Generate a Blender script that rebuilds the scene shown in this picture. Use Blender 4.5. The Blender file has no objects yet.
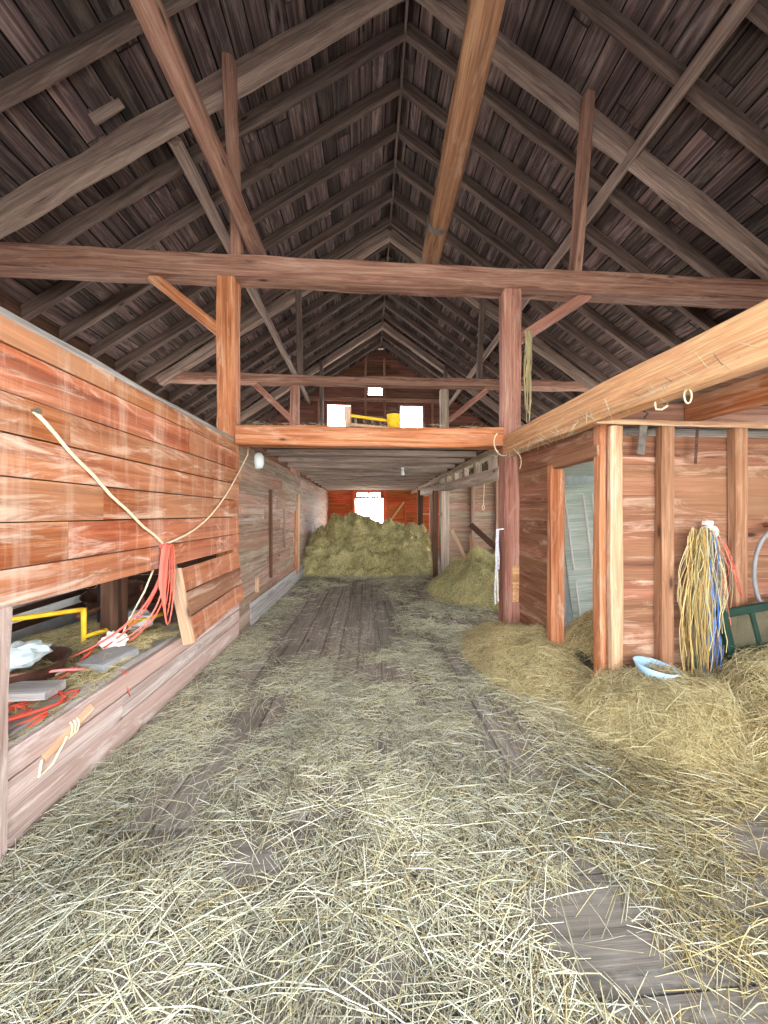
import bpy, math, random
import numpy as np
from mathutils import Vector, Matrix, noise

random.seed(7)
RNG = np.random.default_rng(7)
SC = bpy.context.scene
COL = SC.collection
R = math.radians
ORD = ['first', 'second', 'third', 'fourth', 'fifth', 'sixth', 'seventh', 'eighth', 'ninth', 'tenth', 'eleventh', 'twelfth',
       'thirteenth', 'fourteenth', 'fifteenth', 'sixteenth', 'seventeenth', 'eighteenth', 'nineteenth', 'twentieth']


def V(*a): return Vector(a)


def lin(r, g, b):
    f = lambda c: ((c / 255 + .055) / 1.055) ** 2.4 if c / 255 > .04045 else c / 255 / 12.92
    return (f(r), f(g), f(b), 1)


# ------------------------------------------------------------------ materials
def nt_new(name):
    m = bpy.data.materials.new(name); m.use_nodes = True
    nt = m.node_tree; nt.nodes.clear()
    out = nt.nodes.new('ShaderNodeOutputMaterial'); b = nt.nodes.new('ShaderNodeBsdfPrincipled')
    nt.links.new(b.outputs[0], out.inputs[0])
    N = lambda t: nt.nodes.new('ShaderNode' + t)
    L = nt.links.new
    return m, N, L, b


def ramp(N, pts, interp='LINEAR'):
    r = N('ValToRGB'); e = r.color_ramp.elements
    r.color_ramp.interpolation = interp
    while len(e) > 1: e.remove(e[0])
    e[0].position, e[0].color = pts[0]
    for p, c in pts[1:]:
        k = e.new(p); k.color = c
    return r


def mix(N, L, fac, a, b, mode='MIX'):
    m = N('MixRGB'); m.blend_type = mode
    for s, v in ((0, fac), (1, a), (2, b)):
        if hasattr(v, 'links') or hasattr(v, 'is_linked'): L(v, m.inputs[s])
        else: m.inputs[s].default_value = v
    return m.outputs[0]


def wood(name, dark, mid, light, wear=None, wear_amt=.5, var=.22, knot=True, bump=.25, rough=.82, fine=1.0, hue=.012, grey=None, grey_amt=.5, drip=0):
    m, N, L, b = nt_new(name)
    tc = N('TexCoord'); geo = N('NewGeometry'); oi = N('ObjectInfo')
    ad = N('Math'); L(geo.outputs['Random Per Island'], ad.inputs[0]); L(oi.outputs['Random'], ad.inputs[1])
    sc = N('Math'); sc.operation = 'MULTIPLY'; L(ad.outputs[0], sc.inputs[0]); sc.inputs[1].default_value = 37.3
    cx = N('CombineXYZ'); L(sc.outputs[0], cx.inputs[0]); L(sc.outputs[0], cx.inputs[1]); L(sc.outputs[0], cx.inputs[2])
    va = N('VectorMath'); L(tc.outputs['Object'], va.inputs[0]); L(cx.outputs[0], va.inputs[1])

    def tex(scale, detail=6, dist=0.0, rough_=.6):
        mp = N('Mapping'); mp.inputs['Scale'].default_value = scale; L(va.outputs[0], mp.inputs[0])
        n = N('TexNoise'); n.inputs['Scale'].default_value = 1; n.inputs['Detail'].default_value = detail
        n.inputs['Roughness'].default_value = rough_; n.inputs['Distortion'].default_value = dist
        L(mp.outputs[0], n.inputs[0]); return n.outputs[0]
    g1 = tex((.55, 13, 13), 9, 1.0, .66)
    g2 = tex((2.2 * fine, 110 * fine, 110 * fine), 4, .2, .7)
    r1 = ramp(N, [(.28, dark), (.5, mid), (.72, light)]); L(g1, r1.inputs[0])
    r2 = ramp(N, [(.3, (.55, .55, .55, 1)), (.62, (1.12, 1.12, 1.12, 1))]); L(g2, r2.inputs[0])
    c = mix(N, L, .8, r1.outputs[0], r2.outputs[0], 'MULTIPLY')
    if grey:
        gg = tex((.35, 1.1, 1.1), 4, .6); rg = ramp(N, [(.42, (0, 0, 0, 1)), (.66, (grey_amt,) * 3 + (1,))]); L(gg, rg.inputs[0])
        c = mix(N, L, rg.outputs[0], c, grey)
    if wear:
        w1 = tex((1.3, 7, 7), 8, 1.0, .72); rw = ramp(N, [(.52, (0, 0, 0, 1)), (.70, (wear_amt,) * 3 + (1,))]); L(w1, rw.inputs[0])
        c = mix(N, L, rw.outputs[0], c, wear)
    if drip:
        mp = N('Mapping'); mp.inputs['Scale'].default_value = (5, .45, 1); L(tc.outputs['Object'], mp.inputs[0])
        n = N('TexNoise'); n.inputs['Scale'].default_value = 1; n.inputs['Detail'].default_value = 6; n.inputs['Roughness'].default_value = .7; L(mp.outputs[0], n.inputs[0])
        rd = ramp(N, [(.50, (0, 0, 0, 1)), (.68, (drip,) * 3 + (1,))]); L(n.outputs[0], rd.inputs[0])
        c = mix(N, L, rd.outputs[0], c, wear or light)
    if knot:
        mp = N('Mapping'); mp.inputs['Scale'].default_value = (1.1, 3.4, 3.4); L(va.outputs[0], mp.inputs[0])
        vo = N('TexVoronoi'); vo.inputs['Scale'].default_value = 1.0; L(mp.outputs[0], vo.inputs[0])
        rk = ramp(N, [(.035, (.9, .9, .9, 1)), (.075, (.25, .25, .25, 1)), (.13, (0, 0, 0, 1))]); L(vo.outputs['Distance'], rk.inputs[0])
        c = mix(N, L, rk.outputs[0], c, tuple(x * .35 for x in dark[:3]) + (1,))
    hs = N('HueSaturation')
    mr = N('MapRange'); L(geo.outputs['Random Per Island'], mr.inputs[0]); mr.inputs[3].default_value = 1 - var; mr.inputs[4].default_value = 1 + var
    mo = N('MapRange'); L(oi.outputs['Random'], mo.inputs[0]); mo.inputs[3].default_value = 1 - var * .5; mo.inputs[4].default_value = 1 + var * .5
    mm = N('Math'); mm.operation = 'MULTIPLY'; L(mr.outputs[0], mm.inputs[0]); L(mo.outputs[0], mm.inputs[1])
    mh = N('MapRange'); L(geo.outputs['Random Per Island'], mh.inputs[0]); mh.inputs[3].default_value = .5 + hue; mh.inputs[4].default_value = .5 - hue
    L(mm.outputs[0], hs.inputs['Value']); L(mh.outputs[0], hs.inputs['Hue']); L(c, hs.inputs['Color'])
    L(hs.outputs[0], b.inputs['Base Color']); b.inputs['Roughness'].default_value = rough
    b.inputs['Specular IOR Level'].default_value = .25
    bp = N('Bump'); bp.inputs['Strength'].default_value = bump; bp.inputs['Distance'].default_value = .01
    hh = N('Math'); L(g1, hh.inputs[0]); L(g2, hh.inputs[1]); L(hh.outputs[0], bp.inputs['Height']); L(bp.outputs[0], b.inputs['Normal'])
    return m


def plain(name, col, rough=.6, metal=0, var=.15, spec=.3, scale=12):
    m, N, L, b = nt_new(name)
    tc = N('TexCoord'); n = N('TexNoise'); n.inputs['Scale'].default_value = scale; n.inputs['Detail'].default_value = 5
    L(tc.outputs['Object'], n.inputs[0])
    lo = tuple(max(0, x * (1 - var * 1.6)) for x in col[:3]) + (1,); hi = tuple(min(1, x * (1 + var)) for x in col[:3]) + (1,)
    r = ramp(N, [(.3, lo), (.65, hi)]); L(n.outputs[0], r.inputs[0]); L(r.outputs[0], b.inputs['Base Color'])
    b.inputs['Roughness'].default_value = rough; b.inputs['Metallic'].default_value = metal; b.inputs['Specular IOR Level'].default_value = spec
    return m


def strawmat(name, cols, rough=.6):
    m, N, L, b = nt_new(name)
    geo = N('NewGeometry'); r = ramp(N, [(i / (len(cols) - 1), c) for i, c in enumerate(cols)])
    L(geo.outputs['Random Per Island'], r.inputs[0])
    tc = N('TexCoord'); n = N('TexNoise'); n.inputs['Scale'].default_value = .9; n.inputs['Detail'].default_value = 3
    L(tc.outputs['Object'], n.inputs[0]); r2 = ramp(N, [(.35, (.7, .72, .72, 1)), (.62, (1.08, 1.08, 1.04, 1))]); L(n.outputs[0], r2.inputs[0])
    c = mix(N, L, 1.0, r.outputs[0], r2.outputs[0], 'MULTIPLY')
    L(c, b.inputs['Base Color']); b.inputs['Roughness'].default_value = rough; b.inputs['Specular IOR Level'].default_value = .35
    return m


def haybed(name, a, bcol, c):
    m, N, L, b = nt_new(name)
    tc = N('TexCoord'); cols = None; hs = []
    for ang, sc in ((.3, (60, 9, 30)), (1.4, (50, 8, 30)), (2.4, (70, 10, 30))):
        mp = N('Mapping'); mp.inputs['Rotation'].default_value = (0, .3, ang); mp.inputs['Scale'].default_value = sc
        L(tc.outputs['Object'], mp.inputs[0]); n = N('TexNoise'); n.inputs['Scale'].default_value = 1; n.inputs['Detail'].default_value = 3; n.inputs['Distortion'].default_value = .8
        L(mp.outputs[0], n.inputs[0]); hs.append(n.outputs[0])
    mx = N('Math'); mx.operation = 'MAXIMUM'; L(hs[0], mx.inputs[0]); L(hs[1], mx.inputs[1])
    mx2 = N('Math'); mx2.operation = 'MAXIMUM'; L(mx.outputs[0], mx2.inputs[0]); L(hs[2], mx2.inputs[1])
    r = ramp(N, [(.45, a), (.6, bcol), (.75, c)]); L(mx2.outputs[0], r.inputs[0]); L(r.outputs[0], b.inputs['Base Color'])
    lf = N('TexNoise'); lf.inputs['Scale'].default_value = 2.6; lf.inputs['Detail'].default_value = 4; L(tc.outputs['Object'], lf.inputs[0])
    rl_ = ramp(N, [(.36, (.62, .60, .52, 1)), (.62, (1.1, 1.08, 1.0, 1))]); L(lf.outputs[0], rl_.inputs[0])
    L(mix(N, L, 1.0, r.outputs[0], rl_.outputs[0], 'MULTIPLY'), b.inputs['Base Color'])
    b.inputs['Roughness'].default_value = .85; b.inputs['Specular IOR Level'].default_value = .2
    bp = N('Bump'); bp.inputs['Strength'].default_value = .9; bp.inputs['Distance'].default_value = .02; L(mx2.outputs[0], bp.inputs['Height']); L(bp.outputs[0], b.inputs['Normal'])
    return m


def glassmat(name, tint=(.8, .85, .8, 1), dirt=.35):
    m, N, L, b = nt_new(name)
    out = [n for n in m.node_tree.nodes if n.type == 'OUTPUT_MATERIAL'][0]
    t = N('BsdfTransparent'); t.inputs[0].default_value = tint
    b.inputs['Base Color'].default_value = lin(120, 112, 90); b.inputs['Roughness'].default_value = .25
    ms = N('MixShader'); tc = N('TexCoord'); n = N('TexNoise'); n.inputs['Scale'].default_value = 6; n.inputs['Detail'].default_value = 5
    L(tc.outputs['Object'], n.inputs[0]); r = ramp(N, [(.3, (dirt * .5,) * 3 + (1,)), (.7, (min(1, dirt * 1.5),) * 3 + (1,))]); L(n.outputs[0], r.inputs[0])
    L(r.outputs[0], ms.inputs[0]); L(t.outputs[0], ms.inputs[1]); L(b.outputs[0], ms.inputs[2]); L(ms.outputs[0], out.inputs[0])
    return m


M = {}
M['red'] = wood('red_stained_boards', lin(98, 46, 26), lin(166, 90, 52), lin(204, 136, 92), lin(228, 202, 180), .85, .1, grey=lin(200, 150, 116), grey_amt=.6, hue=.005, drip=.42)
M['pink'] = wood('weathered_pink_boards', lin(136, 112, 102), lin(190, 168, 157), lin(220, 204, 195), lin(236, 226, 220), .7, .1, hue=.005, grey=lin(176, 134, 114), grey_amt=.5)
M['dusty'] = wood('dusty_grey_boards', lin(96, 76, 64), lin(158, 132, 114), lin(190, 168, 148), lin(196, 184, 168), .5, .2, grey=lin(140, 80, 54), grey_amt=.6)
M['bay'] = wood('pale_dusty_timber', lin(118, 98, 84), lin(178, 156, 138), lin(208, 190, 172), lin(216, 204, 190), .5, .12)
M['cabin'] = wood('faded_red_boards', lin(84, 50, 37), lin(134, 88, 66), lin(168, 122, 94), lin(208, 176, 154), .7, .1, hue=.005, grey=lin(146, 108, 78), grey_amt=.7)
M['orange'] = wood('orange_timber', lin(120, 66, 40), lin(184, 116, 76), lin(214, 160, 118), lin(226, 196, 168), .6, .1)
M['redpost'] = wood('reddish_timber', lin(100, 62, 50), lin(164, 112, 94), lin(194, 150, 130), lin(206, 176, 156), .5, .1)
M['tie'] = wood('brown_hewn_timber', lin(84, 56, 46), lin(150, 108, 90), lin(188, 150, 130), lin(200, 170, 150), .4, .1)
M['tan'] = wood('tan_sawn_timber', lin(138, 92, 60), lin(202, 154, 110), lin(226, 188, 144), lin(178, 108, 74), .55, .1)
M['pale'] = wood('pale_new_lumber', lin(150, 108, 78), lin(196, 156, 122), lin(220, 190, 160), lin(236, 220, 204), .4, .1)
M['stud'] = wood('brown_stud_lumber', lin(100, 68, 48), lin(146, 104, 76), lin(176, 136, 102), lin(206, 172, 146), .4, .1)
M['rafter'] = wood('smoky_rafter_wood', lin(54, 43, 39), lin(100, 82, 74), lin(132, 112, 102), lin(136, 114, 100), .4, .2)
M['princ'] = wood('grey_brown_rafter_wood', lin(80, 64, 58), lin(146, 122, 110), lin(180, 158, 144), lin(160, 138, 122), .4, .15)
M['roof'] = wood('roof_deck_boards', lin(36, 29, 30), lin(84, 68, 65), lin(138, 114, 104), lin(172, 150, 140), .5, .55)
M['skin'] = plain('roof_felt', lin(26, 22, 22), .95)
M['grey'] = wood('weathered_grey_wood', lin(110, 104, 100), lin(160, 152, 146), lin(190, 184, 178), None, 0, .15)
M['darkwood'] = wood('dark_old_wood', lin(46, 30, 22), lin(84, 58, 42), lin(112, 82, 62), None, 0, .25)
M['floor'] = wood('worn_floor_planks', lin(88, 80, 72), lin(126, 116, 106), lin(150, 140, 130), lin(176, 168, 158), .5, .14, rough=.7)
M['gable'] = wood('gable_boards', lin(66, 40, 34), lin(122, 80, 66), lin(150, 106, 88), None, 0, .25)
M['farred'] = wood('orange_red_boards', lin(130, 52, 26), lin(196, 92, 48), lin(222, 128, 78), None, 0, .15)
M['loft'] = wood('loft_joist_wood', lin(104, 88, 80), lin(168, 148, 136), lin(200, 182, 170), lin(206, 190, 178), .4, .2)
M['straw'] = strawmat('dry_straw', [lin(104, 94, 76), lin(176, 168, 138), lin(222, 216, 190), lin(200, 186, 140), lin(236, 232, 216), lin(140, 134, 108), lin(226, 220, 194), lin(112, 96, 76), lin(210, 204, 172), lin(92, 82, 68)])
M['hay'] = strawmat('golden_hay', [lin(104, 88, 58), lin(180, 160, 112), lin(206, 188, 138), lin(150, 130, 84), lin(222, 208, 164), lin(122, 102, 66), lin(196, 174, 124)])
M['greenhay'] = strawmat('green_hay', [lin(134, 122, 76), lin(204, 192, 128), lin(220, 210, 156), lin(176, 164, 102), lin(230, 222, 178), lin(150, 138, 88)])
M['haybed'] = haybed('matted_hay', lin(72, 58, 38), lin(136, 116, 76), lin(180, 160, 112))
M['greenbed'] = haybed('matted_green_hay', lin(116, 106, 72), lin(204, 194, 144), lin(232, 224, 180))
M['white'] = plain('white_plastic', lin(232, 230, 224), .45, var=.06)
M['rope'] = plain('cream_cord', lin(226, 210, 176), .8, var=.1, scale=60)
M['orangecord'] = plain('orange_red_cord', lin(222, 84, 62), .5, var=.1)
M['coil'] = strawmat('orange_and_pink_cords', [lin(224, 92, 70), lin(226, 126, 110), lin(214, 78, 60), lin(232, 150, 134)], .5)
M['pinkcord'] = plain('faded_pink_cord', lin(214, 132, 124), .55, var=.1)
M['yellow'] = plain('yellow_paint', lin(232, 186, 44), .45, var=.12)
M['rust'] = plain('rusty_iron', lin(112, 66, 46), .75, .3, var=.3, scale=20)
M['basin'] = plain('brown_iron', lin(92, 62, 50), .6, .3, var=.25, scale=20)
M['black'] = plain('black_rubber', lin(26, 26, 28), .6)
M['iron'] = plain('dull_iron', lin(112, 104, 96), .55, .5, var=.25)
M['slate'] = plain('grey_slate', lin(140, 138, 138), .7, var=.12)
M['sheet'] = plain('galvanised_sheet', lin(190, 192, 196), .35, .7, var=.1)
M['bag'] = plain('clear_plastic_bag', lin(196, 206, 206), .25, var=.12)
M['blue'] = plain('pale_blue_enamel', lin(170, 208, 236), .3, var=.05)
M['green'] = plain('dark_green_paint', lin(14, 44, 32), .5, var=.2)
M['door'] = wood('pale_green_painted_door', lin(168, 184, 172), lin(200, 214, 204), lin(216, 228, 220), lin(222, 226, 220), .4, .05, knot=False, bump=.1)
M['plaster'] = plain('whitewashed_boards', lin(196, 202, 204), .8, var=.1)
M['glass'] = glassmat('dirty_glass')
M['lampglass'] = plain('milky_lamp_glass', lin(222, 228, 228), .15, var=.03, spec=.6)
for nm, c in (('yel', (222, 182, 84)), ('pal', (216, 196, 140)), ('blu', (84, 128, 196)), ('grn', (126, 140, 92)), ('red', (196, 104, 84)), ('gry', (150, 144, 132)), ('wht', (226, 226, 232))):
    M['tw_' + nm] = plain('twine_' + nm, lin(*c), .8, var=.2, scale=50)


M['tw_yel'] = strawmat('twine_mix_yel', [lin(204,172,104), lin(180,140,78), lin(216,192,134), lin(132,104,66), lin(190,170,128)], .8)
M['tw_pal'] = strawmat('twine_mix_pal', [lin(206,190,140), lin(170,150,106), lin(222,206,164), lin(130,112,80)], .8)
M['tw_grn'] = strawmat('twine_mix_grn', [lin(126,140,92), lin(96,116,80), lin(160,160,110), lin(90,100,96)], .8)
M['tw_gry'] = strawmat('twine_mix_gry', [lin(120,114,104), lin(84,84,90), lin(150,140,120), lin(96,110,130)], .8)
# ------------------------------------------------------------------ mesh helpers
class MB:
    def __init__(s): s.v = []; s.f = []; s.mi = []; s.cur = 0

    def add(s, vs, fs):
        o = len(s.v); s.v += [tuple(p) for p in vs]
        for f in fs: s.f.append([i + o for i in f]); s.mi.append(s.cur)

    def box(s, x0, x1, y0, y1, z0, z1):
        s.add([(x, y, z) for x in (x0, x1) for y in (y0, y1) for z in (z0, z1)],
              [(0, 1, 3, 2), (4, 6, 7, 5), (0, 4, 5, 1), (2, 3, 7, 6), (0, 2, 6, 4), (1, 5, 7, 3)])

    def bar(s, a, b, w, h, up=(0, 0, 1), n=1, jit=0.0, seed=0, cham=.12, taper=1.0):
        """chamfered, slightly uneven squared bar from a to b (w across, h along up)"""
        a = Vector(a); b = Vector(b); d = (b - a); L = d.length; d.normalize()
        u = Vector(up); sd = d.cross(u)
        if sd.length < 1e-4: sd = d.cross(Vector((0, 1, 0)))
        sd.normalize(); u = sd.cross(d); u.normalize()
        c = cham
        ring = [(-.5, -.5 + c), (-.5 + c, -.5), (.5 - c, -.5), (.5, -.5 + c), (.5, .5 - c), (.5 - c, .5), (-.5 + c, .5), (-.5, .5 - c)]
        vs = []
        for i in range(n + 1):
            t = i / n; p = a + d * (L * t); k = 1 + (taper - 1) * t
            for j, (x, y) in enumerate(ring):
                nx = noise.noise(Vector((t * L * 1.3 + seed * 7.1, j // 2 * 3.3, seed))) * jit
                ny = noise.noise(Vector((t * L * 1.3 + seed * 3.7, j // 2 * 5.3, seed + 9))) * jit
                vs.append(p + sd * (x * w * k + nx) + u * (y * h * k + ny))
        fs = []
        for i in range(n):
            for j in range(8):
                q = i * 8; k = (j + 1) % 8
                fs.append((q + j, q + k, q + 8 + k, q + 8 + j))
        fs.append(tuple(range(7, -1, -1))); fs.append(tuple(n * 8 + j for j in range(8)))
        s.add(vs, fs)

    def tube(s, pts, r, sides=6, cap=True):
        pts = [Vector(p) for p in pts]; vs = []; fs = []; n = len(pts)
        up = Vector((.123, .31, .94))
        for i, p in enumerate(pts):
            d = (pts[min(i + 1, n - 1)] - pts[max(i - 1, 0)]); d.normalize()
            a = d.cross(up)
            if a.length < 1e-3: a = d.cross(Vector((1, 0, 0)))
            a.normalize(); b = d.cross(a); rr = r[i] if isinstance(r, (list, tuple)) else r
            for j in range(sides):
                t = 2 * math.pi * j / sides; vs.append(p + (a * math.cos(t) + b * math.sin(t)) * rr)
        for i in range(n - 1):
            for j in range(sides):
                k = (j + 1) % sides; fs.append((i * sides + j, i * sides + k, (i + 1) * sides + k, (i + 1) * sides + j))
        if cap: fs.append(tuple(range(sides - 1, -1, -1))); fs.append(tuple((n - 1) * sides + j for j in range(sides)))
        s.add(vs, fs)

    def lathe(s, prof, seg=28, mat=None):
        vs = []; fs = []; n = len(prof)
        for r, z in prof:
            for j in range(seg):
                t = 2 * math.pi * j / seg; vs.append(Vector((r * math.cos(t), r * math.sin(t), z)))
        for i in range(n - 1):
            for j in range(seg):
                k = (j + 1) % seg; fs.append((i * seg + j, i * seg + k, (i + 1) * seg + k, (i + 1) * seg + j))
        if prof[0][0] > 1e-4: fs.append(tuple(range(seg - 1, -1, -1)))
        if prof[-1][0] > 1e-4: fs.append(tuple((n - 1) * seg + j for j in range(seg)))
        if mat: vs = [mat @ v for v in vs]
        s.add(vs, fs)

    def build(s, name, mats, parent=None, smooth=False, mw=None):
        me = bpy.data.meshes.new(name); me.from_pydata(s.v, [], s.f)
        for m in (mats if isinstance(mats, (list, tuple)) else [mats]): me.materials.append(m)
        if any(s.mi): me.polygons.foreach_set('material_index', s.mi)
        if smooth: me.polygons.foreach_set('use_smooth', [True] * len(me.polygons))
        me.update()
        o = bpy.data.objects.new(name, me); COL.objects.link(o)
        if parent: o.parent = parent
        if mw: o.matrix_world = mw
        return o


def tag(o, label=None, cat=None, group=None, kind=None):
    for k, v in (('label', label), ('category', cat), ('group', group), ('kind', kind)):
        if v: o[k] = v
    return o


def struct(o, label=None):
    o['kind'] = 'structure'
    if label: o['label'] = label
    return o


def empty(name, loc, label, cat, group=None, rot=(0, 0, 0)):
    o = bpy.data.objects.new(name, None); COL.objects.link(o); o.location = loc; o.rotation_euler = rot; o.empty_display_size = .1
    return tag(o, label, cat, group)


def frame_mat(p0, xd, up):
    x = Vector(xd).normalized(); y = Vector(up); z = x.cross(y).normalized(); y = z.cross(x)
    m = Matrix.Identity(4)
    for i in range(3): m[i][0], m[i][1], m[i][2], m[i][3] = x[i], y[i], z[i], p0[i]
    return m


def timber(name, p0, p1, w, h, mat, up=(0, 0, 1), jit=.012, cham=.09, n=None, seed=None, parent=None):
    """a timber whose grain runs along its own X; h is measured along up"""
    p0 = Vector(p0); p1 = Vector(p1); L = (p1 - p0).length
    b = MB(); b.bar((0, 0, 0), (L, 0, 0), w, h, (0, 1, 0), n or max(2, int(L / .3)), jit, random.random() * 90 if seed is None else seed, cham)
    return b.build(name, mat, parent, False, frame_mat(p0, p1 - p0, up))


def copy_tree(o, parent=None):
    c = o.copy(); COL.objects.link(c)
    if parent: c.parent = parent
    for ch in [x for x in COL.objects if x.parent == o]: copy_tree(ch, c)
    return c


def wall(name, origin, xd, yd, L, Hh, t, row, mat, holes=(), clip=None, joint=3.4, gap=.004, jit=.004, seed=0, y0=0.0):
    """boards running along xd, stacked along yd; holes (x0,y0,x1,y1)"""
    rr = random.Random(seed); b = MB(); ys = [y0]; y = y0
    while y < Hh - .02: y += row * rr.uniform(.85, 1.15); ys.append(min(y, Hh))
    for h in holes: ys += [h[1], h[3]]
    ys = sorted(ys); zs = [ys[0]]
    hy = [v for h in holes for v in (h[1], h[3])]
    for v in ys[1:]:
        if v - zs[-1] < .035:
            if v in hy: zs[-1] = v
            continue
        zs.append(v)
    for a, c in zip(zs[:-1], zs[1:]):
        x0, x1 = 0, L
        if clip: x0, x1 = clip((a + c) / 2)
        if x1 - x0 < .05: continue
        segs = [(x0, x1)]
        for h in holes:
            if h[1] < c - .01 and h[3] > a + .01:
                ns = []
                for s0, s1 in segs:
                    if h[2] <= s0 or h[0] >= s1: ns.append((s0, s1)); continue
                    if h[0] > s0: ns.append((s0, h[0]))
                    if h[2] < s1: ns.append((h[2], s1))
                segs = ns
        for s0, s1 in segs:
            x = s0; first = True
            while x < s1 - .01:
                e = x + joint * (rr.uniform(.3, 1) if first else rr.uniform(.7, 1.2)); first = False
                if s1 - e < .4: e = s1
                zo = rr.uniform(-jit, jit); w0 = rr.uniform(0, max(0, gap) * .8)
                b.bar(((x + gap * .4), (a + c) / 2, zo), (e - gap * .4, (a + c) / 2, zo + rr.uniform(-jit, jit)), t, (c - a) - gap - w0, (0, 1, 0), 1, 0, 0, .06 if t > .015 else .02)
                x = e
    return b.build(name, mat, None, False, frame_mat(Vector(origin), xd, yd))


# ------------------------------------------------------------------ straw
def strands(P, D, Nn, ln, wd, bend):
    """numpy: thin three sided stalks; returns verts, quads"""
    n = len(P); S = np.cross(D, Nn); S /= np.linalg.norm(S, axis=1, keepdims=True) + 1e-9
    N2 = np.cross(S, D)
    out = np.empty((n, 9, 3))
    for i, s in enumerate((-.5, 0, .5)):
        c = P + D * (ln * s)[:, None] + N2 * (bend * (.25 - s * s) * ln)[:, None]
        k = .6 if i != 1 else 1
        out[:, i * 3 + 0] = c + S * (wd * .5 * k)[:, None]
        out[:, i * 3 + 1] = c - S * (wd * .5 * k)[:, None]
        out[:, i * 3 + 2] = c + N2 * (wd * .6 * k)[:, None]
    q = []
    for i in range(2):
        for j in range(3):
            k = (j + 1) % 3; q.append((i * 3 + j, i * 3 + k, i * 3 + 3 + k, i * 3 + 3 + j))
    q = np.array(q); F = (np.arange(n)[:, None, None] * 9 + q[None]).reshape(-1, 4)
    return out.reshape(-1, 3), F


def np_mesh(name, verts, quads, mats, midx=None, smooth=None):
    me = bpy.data.meshes.new(name); nv, nf = len(verts), len(quads)
    me.vertices.add(nv); me.vertices.foreach_set('co', np.asarray(verts, np.float32).ravel())
    me.loops.add(nf * 4); me.loops.foreach_set('vertex_index', np.asarray(quads, np.int32).ravel())
    me.polygons.add(nf); me.polygons.foreach_set('loop_start', np.arange(0, nf * 4, 4, dtype=np.int32))
    for m in mats: me.materials.append(m)
    if midx is not None: me.polygons.foreach_set('material_index', np.asarray(midx, np.int32))
    if smooth is not None: me.polygons.foreach_set('use_smooth', smooth)
    me.update(calc_edges=True); me.validate()
    o = bpy.data.objects.new(name, me); COL.objects.link(o); return o


def nz(x, y, s=1.0, k=0.0): return noise.fractal(Vector((x * s + k, y * s - k, k)), 1.0, 2.0, 3)


def heap(name, label, cat, x0, x1, y0, y1, hf, nx, ny, n, bed, str_mat, ln=(.08, .22), wd=(.002, .004), lift=.03, smooth=True, rough=.02, tilt=.35):
    """loose hay: an uneven surface hf(x,y) down to the floor, covered in stalks; one uncountable mass"""
    xs = np.linspace(x0, x1, nx); ys = np.linspace(y0, y1, ny)
    Z = np.array([[hf(x, y) for x in xs] for y in ys]); ZR = Z + np.array([[nz(x, y, 9, 3) * rough for x in xs] for y in ys]) * (Z > .02)
    ZR = np.maximum(ZR, -.01)
    X, Y = np.meshgrid(xs, ys)
    return hay_body(name, label, cat, np.stack([X, Y, ZR], -1), Z > .012, n, bed, str_mat, ln, wd, lift, tilt)


def hay_body(name, label, cat, G, mask, n, bed, str_mat, ln, wd, lift, tilt=.35):
    ny, nx = G.shape[:2]; verts = G.reshape(-1, 3)
    idx = np.arange(nx * ny).reshape(ny, nx)
    q = np.stack([idx[:-1, :-1], idx[:-1, 1:], idx[1:, 1:], idx[1:, :-1]], -1).reshape(-1, 4)
    q = q[(mask[:-1, :-1] | mask[1:, 1:]).ravel()]
    du = np.gradient(G, axis=1); dv = np.gradient(G, axis=0); NN = np.cross(du, dv); ar = np.linalg.norm(NN, axis=2)
    NN = NN / (ar[..., None] + 1e-9); w = (ar * mask).ravel(); w = w / w.sum()
    pick = RNG.choice(nx * ny, n, p=w)
    P = verts[pick] + du.reshape(-1, 3)[pick] * RNG.uniform(-.5, .5, (n, 1)) + dv.reshape(-1, 3)[pick] * RNG.uniform(-.5, .5, (n, 1))
    Nn = NN.reshape(-1, 3)[pick]
    D = RNG.normal(size=(n, 3)); D -= Nn * (D * Nn).sum(1, keepdims=True); D /= np.linalg.norm(D, axis=1, keepdims=True)
    D += Nn * RNG.normal(0, tilt, n)[:, None] * .6; D /= np.linalg.norm(D, axis=1, keepdims=True)
    P = P + Nn * np.abs(RNG.normal(.004, lift * .6, n))[:, None]
    sv, sf = strands(P, D, Nn, RNG.uniform(*ln, n), RNG.uniform(*wd, n), RNG.uniform(-.1, .5, n))
    sv[:, 2] = np.maximum(sv[:, 2], .003)
    V_ = np.concatenate([verts, sv]); Q = np.concatenate([q, sf + len(verts)])
    mi = np.concatenate([np.zeros(len(q), int), np.ones(len(sf), int)])
    o = np_mesh(name, V_, Q, [bed, str_mat], mi, np.concatenate([np.ones(len(q), bool), np.zeros(len(sf), bool)]))
    return tag(o, label, cat, None, 'stuff')


def mesa(x, y, cx, cy, rx, ry, h):
    d = ((x - cx) / rx) ** 2 + ((y - cy) / ry) ** 2
    if d >= 1: return 0
    t = min(1, 1.7 * (1 - math.sqrt(d))); return h * t * t * (3 - 2 * t) * (1 - .12 * d)


def lump(x, y, z=0.0, s=3.0): return .45 - noise.voronoi(Vector((x * s, y * s, z * s)))[0][0]


def dome(x, y, cx, cy, rx, ry, h, p=1.0):
    d = ((x - cx) / rx) ** 2 + ((y - cy) / ry) ** 2
    return h * max(0, 1 - d) ** p if d < 1 else 0


# ------------------------------------------------------------------ key dimensions (metres; y runs down the barn)
RX, RZ, SL = .52, 8.38, .69            # ridge and roof slope
Y1, Y2, Y3, YF = 4.4, 8.3, 12.2, 14.2    # three timber bents and the far gable
XL, XR = -1.66, 1.93                   # the two sides of the aisle
EL, ER = -5.1, 6.15                    # eaves walls
YB = -.7                               # front wall, with the open doorway the photographer stands in


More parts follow.
